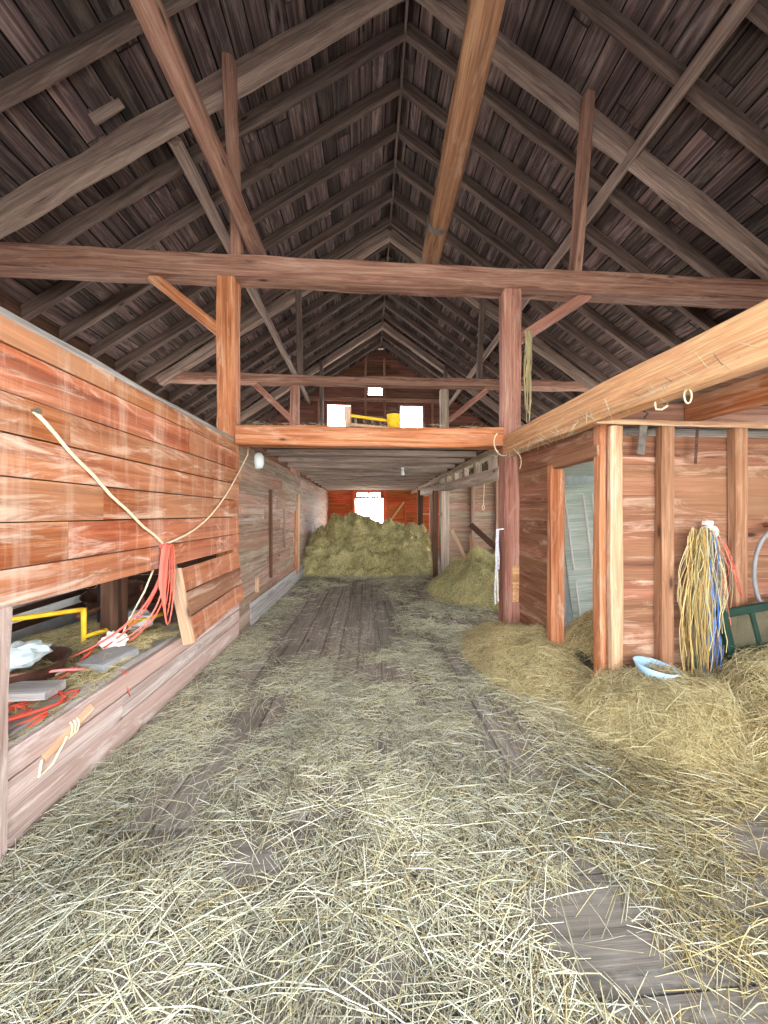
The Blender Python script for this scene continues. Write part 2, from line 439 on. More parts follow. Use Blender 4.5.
def roofz(x, dz=0): return RZ + dz - SL * abs(x - RX)


# ------------------------------------------------------------------ shell
struct(wall('floor_threshold', (-5.1, YB, -.02), (1, 0, 0), (0, 1, 0), 11.3, 1.75 - YB, .04, .34, M['floor'], joint=3.6, gap=.008, jit=.0015, seed=2))
struct(wall('floor', (-5.1, 1.75, -.02), (0, 1, 0), (1, 0, 0), YF - 1.75, 11.3, .04, .24, M['floor'], joint=3.0, gap=.007, jit=.0015, seed=1))
g = MB(); g.box(-60, 60, -60, 80, -.4, -.08)
struct(g.build('ground', plain('pale_gravel_yard', lin(186, 182, 172), .9, var=.15, scale=3)))
cl = math.hypot(1, SL)
for nm, sgn in (('ceiling_left', -1), ('ceiling_right', 1)):
    dn = Vector((sgn, 0, -SL)).normalized()
    o = wall(nm, V(RX, YB, RZ + .115), (0, 1, 0), dn, YF - YB + .3, 6.9, .022, .25, M['roof'], joint=3.2, gap=.014, jit=.005, seed=3 + sgn)
    struct(o)
    nrm = Vector((sgn * SL, 0, 1)).normalized()
    b = MB(); p = V(RX, 0, RZ + .115) + nrm * .035
    q = p + dn * 6.9
    b.add([(p.x, YB, p.z), (p.x, YF + .3, p.z), (q.x, YF + .3, q.z), (q.x, YB, q.z), (p.x, YB, p.z + .05), (p.x, YF + .3, p.z + .05), (q.x, YF + .3, q.z + .05), (q.x, YB, q.z + .05)],
          [(0, 1, 2, 3), (7, 6, 5, 4), (0, 3, 7, 4), (1, 5, 6, 2), (2, 6, 7, 3)])
    struct(b.build('roof_' + nm.split('_')[1], M['skin']))  # unseen roof skin added so daylight cannot leak through the deck gaps


b = MB(); b.bar((RX, YB, RZ + .2), (RX, YF + .3, RZ + .2), .5, .06); struct(b.build('roof_ridge', M['skin']))  # ridge cap added to close a sunlight leak at the peak


def gclip(x0):
    def f(z):
        d = (RZ + .24 - z) / SL
        return (max(0, RX - d - x0), min(ER - EL, RX + d - x0))
    return f


ox = EL
# far gable: two square hatches, a vent, the lower doorway and two panes over it
far_holes = [(-1.66 - ox, 4.9, -.72 - ox, 6.05), (1.36 - ox, 4.9, 2.28 - ox, 6.05), (.02 - ox, 6.5, .58 - ox, 7.22), (-.52 - ox, 0.0, .62 - ox, 2.2), (-.45 - ox, 2.27, .0 - ox, 2.42), (.08 - ox, 2.27, .52 - ox, 2.42)]
struct(wall('wall_far', (EL, YF, 0), (1, 0, 0), (0, 0, 1), ER - EL, 2.6, .03, .22, M['farred'], [h for h in far_holes if h[1] < 2.5], joint=2.6, gap=-.003, seed=11))
struct(wall('wall_gable', (EL, YF, 0), (1, 0, 0), (0, 0, 1), ER - EL, 8.4, .03, .22, M['gable'], far_holes[:3], gclip(EL), joint=2.6, gap=-.003, seed=12, y0=2.6))
struct(wall('wall_eaves_left', (EL, YB, 0), (0, 1, 0), (0, 0, 1), YF - YB, 4.7, .03, .24, M['darkwood'], [(6.4, 2.8, 9.0, 3.9), (10.0, 2.8, 13.4, 3.9), (7.0, .8, 9.0, 2.2)], gap=-.003, seed=13))  # unseen openings added to bring daylight into the mow and onto the roof
struct(wall('wall_eaves_right', (ER, YB, 0), (0, 1, 0), (0, 0, 1), YF - YB, 4.7, .03, .24, M['darkwood'], [(3.45, .3, 5.0, 2.03), (5.3, .3, 8.8, 2.45), (10.2, .3, 12.9, 2.45), (1.2, .9, 2.6, 2.2), (6.4, 2.95, 9.0, 4.1), (10.0, 2.95, 13.4, 4.1)], gap=-.003, seed=14))  # openings out of view, added to light the cabin, hay bay and far roof
FD = (-2.6, 3.9, 3.7)
struct(wall('wall_front', (EL, YB, 0), (1, 0, 0), (0, 0, 1), ER - EL, 8.4, .03, .24, M['gable'], [(FD[0] - EL, 0, FD[1] - EL, FD[2])], gclip(EL), joint=2.6, gap=-.003, seed=15))

# gable framing
for i, (x0, z0, x1, z1, w) in enumerate([(-2.6, 6.28, 3.5, 6.28, .16), (EL, 2.62, ER, 2.62, .2), (-.62, 0, -.62, 2.6, .12), (.72, 0, .72, 2.6, .12), (-.62, 2.235, .72, 2.235, .08), (-.1, 2.62, -.1, 8.0, .1), (.68, 2.62, .68, 8.0, .1), (-2.0, 2.62, -2.0, 6.3, .1), (2.7, 2.62, 2.7, 6.3, .1), (-.05, 5.55, .65, 5.55, .12)]):
    o = timber('trim_%d' % (i + 1), (x0, YF - .08, z0), (x1, YF - .08, z1), .1, w, M['tie'] if z0 > 2.3 else M['farred'], (0, 0, 1) if z0 == z1 else (1, 0, 0)); struct(o)
for k, h in enumerate(far_holes[:3]):
    x0, z0, x1, z1 = h[0] + ox, h[1], h[2] + ox, h[3]; b = MB()
    for a, c in (((x0 - .05, z0), (x0 - .05, z1)), ((x1 + .05, z0), (x1 + .05, z1)), ((x0 - .1, z0 - .05), (x1 + .1, z0 - .05)), ((x0 - .1, z1 + .05), (x1 + .1, z1 + .05))):
        b.bar((a[0], YF - .03, a[1]), (c[0], YF - .03, c[1]), .08, .1, (0, 1, 0))
    struct(b.build('window_%d' % (k + 1), M['gable']))

# left plank wall: upper boards, low bin front and its continuation under the loft
struct(wall('wall_left', (XL + .012, .3, 0), (0, 1, 0), (0, 0, 1), Y1 - .3 + .02, 2.44, .04, .2, M['red'], [], joint=3.6, gap=.006, jit=.005, seed=21, y0=1.12))
struct(wall('wall_left_lower', (XL + .012, .3, 0), (0, 1, 0), (0, 0, 1), Y1 - .28, .48, .045, .17, M['pink'], [], joint=3.8, gap=.006, jit=.005, seed=22))
struct(wall('wall_left_far', (XL + .012, Y1 + .02, 0), (0, 1, 0), (0, 0, 1), YF - Y1, 2.46, .04, .2, M['dusty'], [], joint=2.2, gap=-.002, jit=.006, seed=23))
struct(wall('wall_left_leak_backing', (XL - .035, .3, 0), (0, 1, 0), (0, 0, 1), Y1 - .3, 2.42, .025, .3, M['darkwood'], [], gap=-.003, seed=24, y0=1.13))  # hidden board layer added to stop light leaking between the red boards
struct(timber('trim_11', (XL - .03, .3, 2.465), (XL - .03, Y1 - .1, 2.455), .1, .045, M['grey'], jit=.02))
o = timber('trim_12', (XL - .07, .3, .50), (XL - .07, Y1, .50), .16, .045, M['grey'], jit=.02); struct(o)
# studs of the plank wall seen in the gap, and the whitewashed stud at its near end
o = timber('stud', (XL - .02, 1.60, 0), (XL + .01, 1.60, 1.14), .1, .12, M['pink'], (1, 0, 0))
tag(o, 'whitish weathered stud at the near end of the bin opening', 'stud')
o = timber('stud', (-2.02, 2.86, .47), (-2.02, 2.86, 1.3), .13, .13, M['darkwood'], (1, 0, 0))
tag(o, 'dark old stud standing inside the bin behind the yellow frame', 'stud')
# inside of the bin
struct(wall('floor_bin', (XL - .02, .3, .455), (0, 1, 0), (-1, 0, 0), Y1 - .4, 1.6, .04, .22, M['grey'], joint=3, gap=.008, seed=25))
struct(wall('wall_bin', (-3.15, .3, 0), (0, 1, 0), (0, 0, 1), Y1 - .3, 1.5, .03, .25, M['darkwood'], seed=26, y0=.45))
struct(wall('wall_bin_end', (-3.15, Y1 - .05, 0), (1, 0, 0), (0, 0, 1), 1.45, 2.3, .03, .25, M['darkwood'], seed=27))

# ------------------------------------------------------------------ roof timbers
ry = [2.91, 3.53] + [4.77 + .62 * k for k in range(15)]
side_word = {-1: 'plank wall', 1: 'cabin'}
for sgn in (-1, 1):
    xe = 5.75
    proto = None
    for i, y in enumerate(ry):
        lab = ('%s dark rafter before the front tie beam, on the %s roof slope' % (ORD[1 - i], side_word[sgn])) if i < 2 else \
              ('%s dark rafter beyond the front tie beam, on the %s roof slope' % (ORD[i - 2], side_word[sgn]))
        if proto is None:
            proto = o = timber('common_rafter', (RX, 0, RZ), (RX + sgn * xe, 0, RZ - SL * xe), .09, .17, M['rafter'], (0, 0, 1), .012, .1)
            tag(o, None, 'rafter', 'common rafters'); base = o.location.copy()
        else:
            o = proto.copy(); COL.objects.link(o)
        o.location = base + V(0, y, 0); o['label'] = lab
    for nm, y in (('front', 4.22), ('middle', 8.12), ('far', 12.02)):
        p0 = V(RX, y, 8.24); p1 = V(RX + sgn * 5.3, y, 8.24 - SL * 5.3)
        o = timber('principal_rafter', p0, p1, .17, .22, M['princ'], (0, 0, 1), .03, .08)
        tag(o, 'heavy grey-brown rafter over the %s tie beam, on the %s slope' % (nm, side_word[sgn]), 'rafter', 'principal rafters')
o = timber('ridge_board', (RX, YB, RZ + .0), (RX, YF, RZ), .04, .2, M['rafter']); tag(o, 'thin dark ridge board along the peak of the roof', 'beam')
o = timber('purlin', (-2.38, 4.36, 6.16), (-2.42, YF, 6.16), .13, .13, M['princ'], (SL, 0, 1)); tag(o, 'long purlin under the rafters on the slope above the plank wall', 'beam')
o = timber('purlin', (3.4, YB, 6.18), (3.4, YF, 6.16), .12, .13, M['princ'], (-SL, 0, 1)); tag(o, 'long purlin under the rafters on the slope above the cabin', 'beam')
o = timber('board_patch', (-3.1, 4.02, 5.98), (-2.78, 4.02, 6.2), .05, .16, M['princ'], (0, 0, 1)); tag(o, 'short splice plank nailed to the front principal rafter', 'board')

# bents
BENT = [('front', Y1, M['orange'], M['redpost'], M['tie']), ('middle', Y2, M['redpost'], M['bay'], M['tie']), ('far', Y3, M['darkwood'], M['darkwood'], M['darkwood'])]
for nm, y, ml, mr, mt in BENT:
    f = nm == 'front'
    zt = {'front': 4.60, 'middle': 4.74, 'far': 4.5}[nm]
    o = timber('tie_beam', (EL, y, zt), (ER, y, zt + (.02 if f else .05)), .26, .27 if f else .19, mt, (0, 0, 1), .03, .07)
    tag(o, {'front': 'heavy brown tie beam spanning the barn at the front bent', 'middle': 'brown tie beam spanning the barn above the loft, behind the front one', 'far': 'dark tie beam low over the loft in front of the gable'}[nm], 'beam')
    for sx, m, xx in ((-1, ml, -1.748), (1, mr, 1.88)):
        w = .22 if f else .2
        o = timber('post', (xx, y, 0), (xx, y, zt - .13), w, w, m, (1, 0, 0), .02, .06)
        wh = 'against the long plank wall' if sx < 0 else {'front': 'at the corner of the cabin', 'middle': 'on the hay bay side of the aisle', 'far': 'on the hay bay side of the aisle'}[nm]
        tag(o, '%s post under the %s tie beam, %s' % ('orange-brown' if f and sx < 0 else 'reddish' if f else 'brown' if nm == 'middle' else 'dark', nm, wh), 'post')
    for sx, xx in ((-1, -1.61), (1, 2.74)):
        top = 8.24 - SL * abs(xx - RX) + .05
        o = timber('queen_strut', (xx, y - .05, zt + .13), (xx, y - .34, top), .14, .12, M['tie'] if f else M['rafter'], (1, 0, 0), .015)
        tag(o, 'upright strut from the %s tie beam to the rafter, %s side' % (nm, 'plank wall' if sx < 0 else 'cabin'), 'strut')
    if nm != 'far':
        for a, c, ml_, w in (((-2.66, zt - .12), (-1.80, 3.80), M['orange'] if f else M['redpost'], 'plank wall'), ((2.95, zt - .1), (1.98, 3.85), M['redpost'], 'cabin')):
            o = timber('brace', (a[0], y, a[1]), (c[0], y, c[1]), .1, .13, ml_, (0, 0, 1), .01)
            tag(o, 'slanting %s brace between the %s tie beam and its %s post' % ('orange' if f and c[0] < 0 else 'brown', nm, 'plank wall side' if c[0] < 0 else 'cabin side'), 'brace')
# loose poles lying on the front tie beam
o = timber('pole', (-1.52, YB + .1, 4.93), (-1.42, 4.62, 4.93), .16, .15, M['tie'], jit=.025); tag(o, 'long brown timber lying across the front tie beam near the plank wall post', 'beam')
o = timber('pole', (.72, YB + .1, 4.98), (.84, 4.5, 4.93), (.22), .2, M['stud'], jit=.03, cham=.16); tag(o, 'bright tan timber coming overhead to the middle of the front tie beam', 'beam')
b = MB()
for k in range(5): b.tube([(.81 + .125 * math.cos(t), 3.86 + k * .016 + .012 * math.sin(t * .5), 4.945 + .125 * math.sin(t)) for t in np.linspace(0, 6.4, 26)], .007, 5)
tag(b.build('rope_lashing', M['iron'], smooth=True), 'dark rope wound round the end of the tan overhead timber', 'rope')

# ------------------------------------------------------------------ loft over the aisle
o = timber('loft_beam', (-1.62, Y1 - .03, 2.52), (1.76, Y1 - .03, 2.54), .18, .24, M['orange'], (0, 0, 1), .03, .07); tag(o, 'orange-red front beam of the hay loft floor', 'beam')
nj = 13
for i in range(nj):
    y = Y1 + .5 + i * .7
    if i == 0:
        jp = o = timber('loft_joist', (-1.61, 0, 2.55), (1.80, 0, 2.55), .12, .09, M['loft'], (0, 0, 1), .02, .1); jb = o.location.copy()
        tag(o, None, 'joist', 'loft floor joists')
    else: o = jp.copy(); COL.objects.link(o)
    o.location = jb + V(0, y, 0); o['label'] = '%s joist under the loft floor, counted from its orange front beam' % ORD[i]
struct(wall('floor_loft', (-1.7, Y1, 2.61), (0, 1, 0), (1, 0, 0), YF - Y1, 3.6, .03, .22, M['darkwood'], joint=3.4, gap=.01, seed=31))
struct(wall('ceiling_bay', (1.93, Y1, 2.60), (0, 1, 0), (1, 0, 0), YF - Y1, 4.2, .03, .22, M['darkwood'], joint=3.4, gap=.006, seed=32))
# edge plate, sill rail and the short uprights between them
o = timber('edge_plate', (1.86, Y1 + .1, 2.46), (1.86, YF, 2.46), .15, .1, M['bay'], jit=.02); tag(o, 'dusty plate along the loft edge above the hay bay', 'beam')
o = timber('rail_beam', (1.84, Y1 + .1, 2.11), (1.80, 11.2, 2.26), .14, .17, M['bay'], jit=.03); tag(o, 'greyish rail beam running over the hay bay opening', 'beam')
for i in range(9):
    y = Y1 + .55 + i * .72
    o = timber('short_stud', (1.86, y, 2.12), (1.86, y, 2.44), .1, .14, M['bay'], (0, 1, 0)); tag(o, '%s short upright between rail beam and loft edge from the reddish post' % ORD[i], 'stud', 'short uprights above the bay rail')
o = timber('plank', (1.64, Y2 - .12, 0), (1.64, Y2 - .12, 2.12), .04, .13, M['darkwood'], (1, 0, 0)); tag(o, 'dark plank nailed beside the middle post of the hay bay', 'board')
# bay back wall with studs and leaning boards
struct(wall('wall_bay', (1.98, Y2 + .02, 0), (1, 0, 0), (0, 0, 1), 4.1, 2.55, .03, .22, M['dusty'], gap=-.003, seed=33))
for i, x in enumerate((2.58, 3.2)):
    o = timber('stud', (x, Y2 - .05, 0), (x, Y2 - .05, 2.55), .08, .08, M['dusty'], (1, 0, 0)); tag(o, '%s grey stud on the back wall of the hay bay' % ORD[i], 'stud')
for lab, p0, p1, w, m in (('pale board leaning steeply on the bay wall next to the middle post', (2.32, 7.75, .35), (2.05, 8.2, 1.15), .09, M['pale']),
                          ('short pale board upright on the bay wall', (2.52, 8.1, .55), (2.52, 8.18, 1.05), .07, M['pale']),
                          ('dark plank slanting across the bay wall', (3.3, 7.7, .45), (2.5, 8.15, 1.3), .13, M['darkwood']),
                          ('grey plank slanting across the bay wall under the dark one', (3.42, 7.65, .3), (2.62, 8.1, 1.2), .05, M['grey'])):
    o = timber('leaning_board', p0, p1, .025, w, m, (.6, 0, .8)); tag(o, lab, 'board')
b = MB(); b.tube([(2.74, 7.9, 2.55), (2.75, 7.9, 2.2), (2.73, 7.9, 1.75)], .008, 5); b.tube([(2.73 + .03 * math.sin(t), 7.9, 1.70 + .05 * math.cos(t)) for t in np.linspace(0, 6.3, 14)], .008, 5)
tag(b.build('hanging_cord', M['rope']), 'thin cord with a loop hanging inside the hay bay', 'cord')
# beyond: uprights and partition near the far wall
for i, (x, y) in enumerate(((1.95, 10.3), (2.35, 12.6), (2.9, 13.2))):
    o = timber('stall_post', (x, y, 0), (x, y, 2.5), .12, .12, M['farred'] if i else M['dusty'], (1, 0, 0)); tag(o, '%s stall post beyond the middle bent, %s' % (ORD[i], 'grey' if i == 0 else 'reddish'), 'post')
o = timber('stall_rail', (1.95, 12.4, 1.55), (3.6, 12.4, 1.55), .05, .05, M['pale']); tag(o, 'pale rail across the reddish stall posts', 'rail')

# far sliding door
dr = empty('door_panel', (1.15, YF - .16, 0), 'orange-red plank door slid open beside the bright far doorway', 'door')
o = wall('panel', (0, 0, 0), (1, 0, 0), (0, 0, 1), .82, 2.2, .035, .2, M['farred'], seed=41, y0=.0); o.parent = dr; o.location.x = -.41
for a, c in (((-.36, .3), (-.36, 2.15)), ((.36, .3), (.36, 2.15)), ((-.4, .3), (.4, .3)), ((-.4, 2.12), (.4, 2.12)), ((-.33, 1.15), (.33, 2.05))):
    t = timber('batten', (a[0], -.04, a[1]), (c[0], -.04, c[1]), .03, .09, M['tan'] if a[0] == -.33 else M['farred'], (0, 0, 1) if a[1] == c[1] else (1, 0, 0)); t.parent = dr

# ------------------------------------------------------------------ cabin
struct(wall('wall_cabin_side', (XR + .04, 2.6, 0), (0, 1, 0), (0, 0, 1), 1.75, 2.32, .03, .145, M['cabin'], [(.15, 0, .76, 2.02)], joint=3, gap=-.001, seed=51))
struct(wall('wall_cabin_front', (XR + .06, 2.63, 0), (1, 0, 0), (0, 0, 1), 4.1, 2.2, .03, .165, M['cabin'], [(1.75, .5, 3.7, 1.95)], joint=3.4, gap=-.001, seed=52))  # opening out of view, added to light the door inside the cabin
struct(wall('wall_cabin_back', (XR + .06, 4.36, 0), (1, 0, 0), (0, 0, 1), 4.1, 2.3, .03, .2, M['plaster'], gap=-.003, seed=53))
b = MB(); b.box(XR + .06, 6.1, 2.66, 4.34, 2.06, 2.1); struct(b.build('ceiling_cabin', M['door']))
struct(timber('door_jamb_far', (XR, 3.38, 0), (XR, 3.38, 2.05), .1, .14, M['orange'], (1, 0, 0)))
struct(timber('door_jamb_near', (XR + .005, 2.69, 0), (XR + .005, 2.69, 2.28), .10, .10, M['orange'], (1, 0, 0)))
struct(timber('door_header', (XR - .01, 2.66, 2.075), (XR - .01, 3.43, 2.06), .1, .1, M['cabin']))
struct(timber('corner_trim', (XR + .035, 2.585, 0), (XR + .035, 2.585, 2.25), .05, .1, M['pale'], (1, 0, 0)))
for i, x in enumerate((2.37, 3.0, 3.62)):
    o = timber('stud', (x, 2.57, 0), (x, 2.57, 2.25), .08, .10, M['stud'], (1, 0, 0)); tag(o, '%s brown stud on the cabin front, from the corner by the door' % ORD[i], 'stud', 'studs on the cabin front')
o = timber('rail', (1.76, 2.52, 2.275), (3.9, 2.52, 2.245), .035, .04, M['pale'], cham=.25); tag(o, 'thin pale pole laid along the top of the cabin front', 'rail')
o = timber('girder', (1.83, Y1 - .1, 2.44), (1.83, YB, 2.32), .17, .25, M['tan'], (0, 0, 1), .035, .06); tag(o, 'big tan girder running overhead from the reddish post towards the front', 'beam')
o = timber('loft_bearer', (2.78, 2.75, 2.44), (2.78, YB, 2.40), .12, .2, M['orange'], (0, 0, 1), .02); tag(o, 'brown bearer under the cabin loft, parallel to the tan girder', 'beam')
o = timber('loft_bearer', (1.92, 2.82, 2.42), (6.1, 2.82, 2.42), .12, .19, M['tie'], (0, 0, 1), .02); tag(o, 'dark cross bearer over the cabin front wall', 'beam')
struct(wall('floor_cabin_loft', (1.93, YB, 2.475), (1, 0, 0), (0, 1, .02), 4.2, Y1 - YB, .03, .2, M['dusty'], joint=4, gap=.006, seed=55))
# old panel door and boards inside the cabin
pd = empty('panel_door', (2.86, 3.9, 0), 'pale green panel door leaning inside the cabin doorway', 'door', rot=(R(-6), R(-4), 0))
b = MB(); b.box(-.38, .38, -.012, .012, 0, 1.95); b.build('slab', M['door'], pd)
for x0, x1, z0, z1 in ((-.30, -.06, .15, .75), (.06, .30, .15, .75), (-.30, -.06, .9, 1.82), (.06, .30, .9, 1.82)):
    b = MB()
    for a, c in (((x0, z0), (x1, z0)), ((x0, z1), (x1, z1)), ((x0, z0), (x0, z1)), ((x1, z0), (x1, z1))): b.bar((a[0], -.02, a[1]), (c[0], -.02, c[1]), .018, .022, (0, 1, 0))
    b.build('moulding', M['white'], pd)
o = timber('leaning_board', (2.34, 4.1, 0), (2.34, 4.26, 1.9), .03, .3, M['plaster'], (1, 0, 0)); tag(o, 'whitewashed wide board standing beside the panel door in the cabin', 'board')
# hinge strap, hooks
b = MB(); b.bar((2.17, 2.535, 2.3), (2.14, 2.535, 2.02), .012, .06, (1, 0, 0), 3, .006); b.tube([(2.17, 2.54, 2.3), (2.17, 2.50, 2.33), (2.17, 2.54, 2.36)], .01, 6)
tag(b.build('hinge_strap', M['iron']), 'grey iron strap hanging from the pole on the cabin front', 'strap')
b = MB(); b.bar((2.62, 2.535, 2.28), (2.60, 2.535, 1.95), .006, .025, (1, 0, 0), 4, .012)
tag(b.build('bark_strip', M['darkwood']), 'thin brown strip dangling between studs on the cabin front', 'strip')
b = MB(); b.tube([(1.80, 1.80, 2.28), (1.80, 1.80, 2.265)], .006, 6); b.tube([(1.80 + .022 * math.sin(t), 1.80, 2.215 + .04 * math.cos(t)) for t in np.linspace(0, 6.3, 20)], .0045, 6)
tag(b.build('ring_loop', M['rope'], smooth=True), 'white cord ring hanging under the tan girder', 'ring')
b = MB(); b.tube([(1.80, 2.02, 2.29), (1.80, 2.02, 2.235), (1.80, 2.01, 2.205), (1.81, 1.98, 2.195), (1.82, 1.95, 2.21)], .006, 6)
tag(b.build('hook', M['rope'], smooth=True), 'pale hook under the tan girder next to the cord ring', 'hook')

# ------------------------------------------------------------------ twine hank
hank = empty('twine_hank', (2.62, 2.5, .35), 'big hank of mixed yellow and blue baling twine hung on the cabin front', 'twine')
for col, n, cx_, spread in (('yel', 70, -.07, .10), ('pal', 40, .03, .14), ('blu', 18, .03, .05), ('grn', 24, .0, .12), ('red', 10, .12, .04), ('gry', 26, .04, .1)):
    b = MB()
    for k in range(n):
        x = cx_ + random.gauss(0, spread * .55); y = random.uniform(-.07, .04); zb = random.uniform(-.12, .35) if random.random() < .75 else random.uniform(.3, .8)
        top = random.uniform(.98, 1.1); ph = random.uniform(0, 6); am = random.uniform(.004, .016)
        pts = []
        for j in range(11):
            t = j / 10; z = top + (zb - top) * t; sp = .6 + .5 * min(1, t * 2.2) - .12 * max(0, t - .6)
            pts.append((x * sp + am * math.sin(ph + t * 9) + .01 * random.uniform(-1, 1), y * sp - .012 + am * math.cos(ph * 1.7 + t * 7), z))
        b.tube(pts, random.uniform(.002, .0034), 4)
    if col == 'gry':
        for k in range(14):
            pts = [(random.uniform(-.12, .3), random.uniform(-.1, .03), random.uniform(-.16, -.02)) for _ in range(6)]; b.tube(pts, .003, 4)
    o = b.build('strands', M['tw_' + col], hank); o['label'] = {'yel': 'golden yellow', 'pal': 'pale straw', 'blu': 'bright blue', 'grn': 'dull green', 'red': 'faded red', 'gry': 'grey'}[col] + ' twine strands'
b = MB()
for k in range(9):
    r_ = random.uniform(.08, .16); ph = random.uniform(0, 2)
    b.tube([(.09 + .17 * math.sin(t * .5) * r_ / .12, -.03 + random.uniform(-.01, .01), 1.02 - (1 - math.cos(t)) * r_ * 1.6) for t in np.linspace(0.2, 5.6, 14)], .0022, 4)
o = b.build('loose_loops', M['tw_red'], hank); o['label'] = 'thin loose loops at the side'
ins = empty('insulator', (2.70, 2.545, 1.41), 'white plastic insulator on the cabin front, above the twine hank', 'insulator', rot=(R(90), 0, 0))
b = MB(); b.lathe([(.022, 0), (.046, 0), (.052, .01), (.052, .05), (.044, .062), (.022, .062), (.02, .03), (.022, 0)], 20); b.build('body', M['white'], ins, True)
b = MB(); b.lathe([(.0, -.02), (.021, -.02), (.021, .03), (.0, .03)], 12); b.build('core', M['black'], ins, True)
b = MB(); b.box(-.035, .03, .055, .085, .0, .03); b.build('clip', M['white'], ins)

# hose with a tap
hs = empty('hose', (3.28, 2.52, 1.44), 'grey hose drooping from a brass tap at the edge of the cabin front', 'hose')
b = MB(); b.tube([(.0 - .22 * math.sin(t), -.02, -.0 - .36 * (1 - math.cos(t)) / 1) for t in np.linspace(0, 2.2, 18)] + [(-.12, -.03, -.62), (-.0, -.03, -.72)], .014, 8); b.build('pipe', M['slate'], hs, True)
b = MB(); b.tube([(0, .08, .02), (0, -.03, .02), (0.03, -.05, -.02)], .018, 8); b.bar((-.04, -.02, .06), (.05, -.02, .06), .012, .014); b.build('tap', M['rust'], hs)

# green sash leaning on the wall
gs = empty('window_sash', (3.31, 2.35, .03), 'dark green wooden window sash leaning on the cabin front', 'window', rot=(R(-6.5), R(-8), 0))
W_, H_, nc = .96, .83, 4
for a, c, w in (((-W_ / 2, 0), (-W_ / 2, H_), .06), ((W_ / 2, 0), (W_ / 2, H_), .06)):
    b = MB(); b.bar((a[0], 0, a[1] - .03), (c[0], 0, c[1] + .03), .04, w, (1, 0, 0)); b.build('stile', M['green'], gs)
for z in (0, H_):
    b = MB(); b.bar((-W_ / 2, 0, z), (W_ / 2, 0, z), .038, .06); b.build('rail', M['green'], gs)
b = MB()
for k in range(1, nc): b.bar((-W_ / 2 + W_ * k / nc, 0, 0), (-W_ / 2 + W_ * k / nc, 0, H_), .03, .035, (1, 0, 0))
for z in (1, 2): b.bar((-W_ / 2, 0, H_ * z / 3), (W_ / 2, 0, H_ * z / 3), .028, .03)
b.build('glazing_bars', M['green'], gs)
b = MB(); b.box(-W_ / 2, W_ / 2, -.002, .002, 0, H_); b.build('glass', M['glass'], gs)

# blue bowl lying tilted on the hay
b = MB(); b.lathe([(0, -.10), (.09, -.10), (.13, -.075), (.175, .0), (.188, .004), (.19, .0), (.14, -.085), (.10, -.115), (0, -.115)], 32)
o = b.build('bowl', M['blue'], None, True); o.location = (2.15, 2.41, .415); o.rotation_euler = (R(4), R(7), 0); o.scale = (.74, .74, .74)
tag(o, 'pale blue enamel bowl tipped on the hay mound below the cabin front', 'bowl')

# ------------------------------------------------------------------ along the plank wall
# hinged flap of the bin
fl = empty('bin_flap', (XL + .02, 2.94, .47), 'red-stained plank flap leaning out at the end of the bin opening', 'flap')
for k in range(3):
    z0 = .0 + k * .205
    t = timber('plank', (.14 - k * .045, .02, z0 + .1), (.06 - k * .022, 1.44, z0 + .105), .035, .2, M['cabin'] if k == 1 else M['red'], (-.15, 0, 1), .008, .05); t.parent = fl
t = timber('batten', (.16, .01, .0), (.03, .01, .62), .10, .035, M['pale'], (0, 1, 0)); t.parent = fl
b = MB(); b.bar((.02, .06, .6), (-.02, .05, .72), .012, .05, (0, 1, 0)); b.build('hinge', M['iron'], fl)

# white cord slung along the wall, nail to nail, with the orange cord bundle at its low point
b = MB(); A, Bm, C_ = V(-1.615, 1.76, 2.05), V(-1.60, 2.79, 1.31), V(-1.59, 4.62, 2.33)
b.tube([A + (Bm - A) * t + V(0, 0, -.03 * math.sin(math.pi * t) + .006 * math.sin(t * 23)) for t in np.linspace(0, 1, 18)], .0095, 6)
b.tube([Bm + (C_ - Bm) * t + V(0, 0, -.24 * math.sin(math.pi * t) * (1 - .25 * t)) for t in np.linspace(0, 1, 24)], .008, 6)
b.tube([C_, C_ + V(-.03, .1, .1)], .008, 6)
tag(b.build('slung_rope', M['rope'], smooth=True), 'cream white cord slung in a V along the red plank wall', 'cord')
b = MB(); b.tube([A + V(-.06, 0, .0), A + V(.02, 0, .0)], .009, 6); b.tube([A + V(.02, 0, 0), A + V(.024, 0, 0)], .016, 8)
tag(b.build('nail', M['iron']), 'nail holding the upper near end of the white cord', 'nail')
b = MB(); rr = random.Random(3)
for k in range(5):
    e = V(-1.98 + .06 * k, 2.40 + .05 * k, .60 + rr.uniform(-.02, .06)); m_ = V(-1.60 + .012 * k, 2.74 + .022 * k, .74 + .05 * (k % 3)); s = Bm + V(.01 * (k % 2), .012 * (k - 2), .01)
    b.tube([s.lerp(m_, t).lerp(m_.lerp(e, t), t) + V(.01, .014 * math.sin(t * 6 + k), 0) for t in np.linspace(0, 1, 16)], .0062, 6)
for k in range(5):
    ln_ = .17 + .035 * k; b.tube([Bm + V(.016 + .006 * k, (.028 + .008 * k) * math.sin(t) + .014 * (k - 2) - .05 * (1 - math.cos(t)) * .5, -ln_ * (1 - math.cos(t))) for t in np.linspace(0, 6.28, 26)], .0062, 6)
b.tube([Bm + V(.012 * math.cos(t), .035 * math.cos(t), -.015 + .018 * math.sin(t)) for t in np.linspace(0, 6.3, 14)], .009, 6)
tag(b.build('orange_cord_coil', M['coil'], smooth=True), 'orange-red extension cord coil hanging from the low point of the white cord', 'cord')
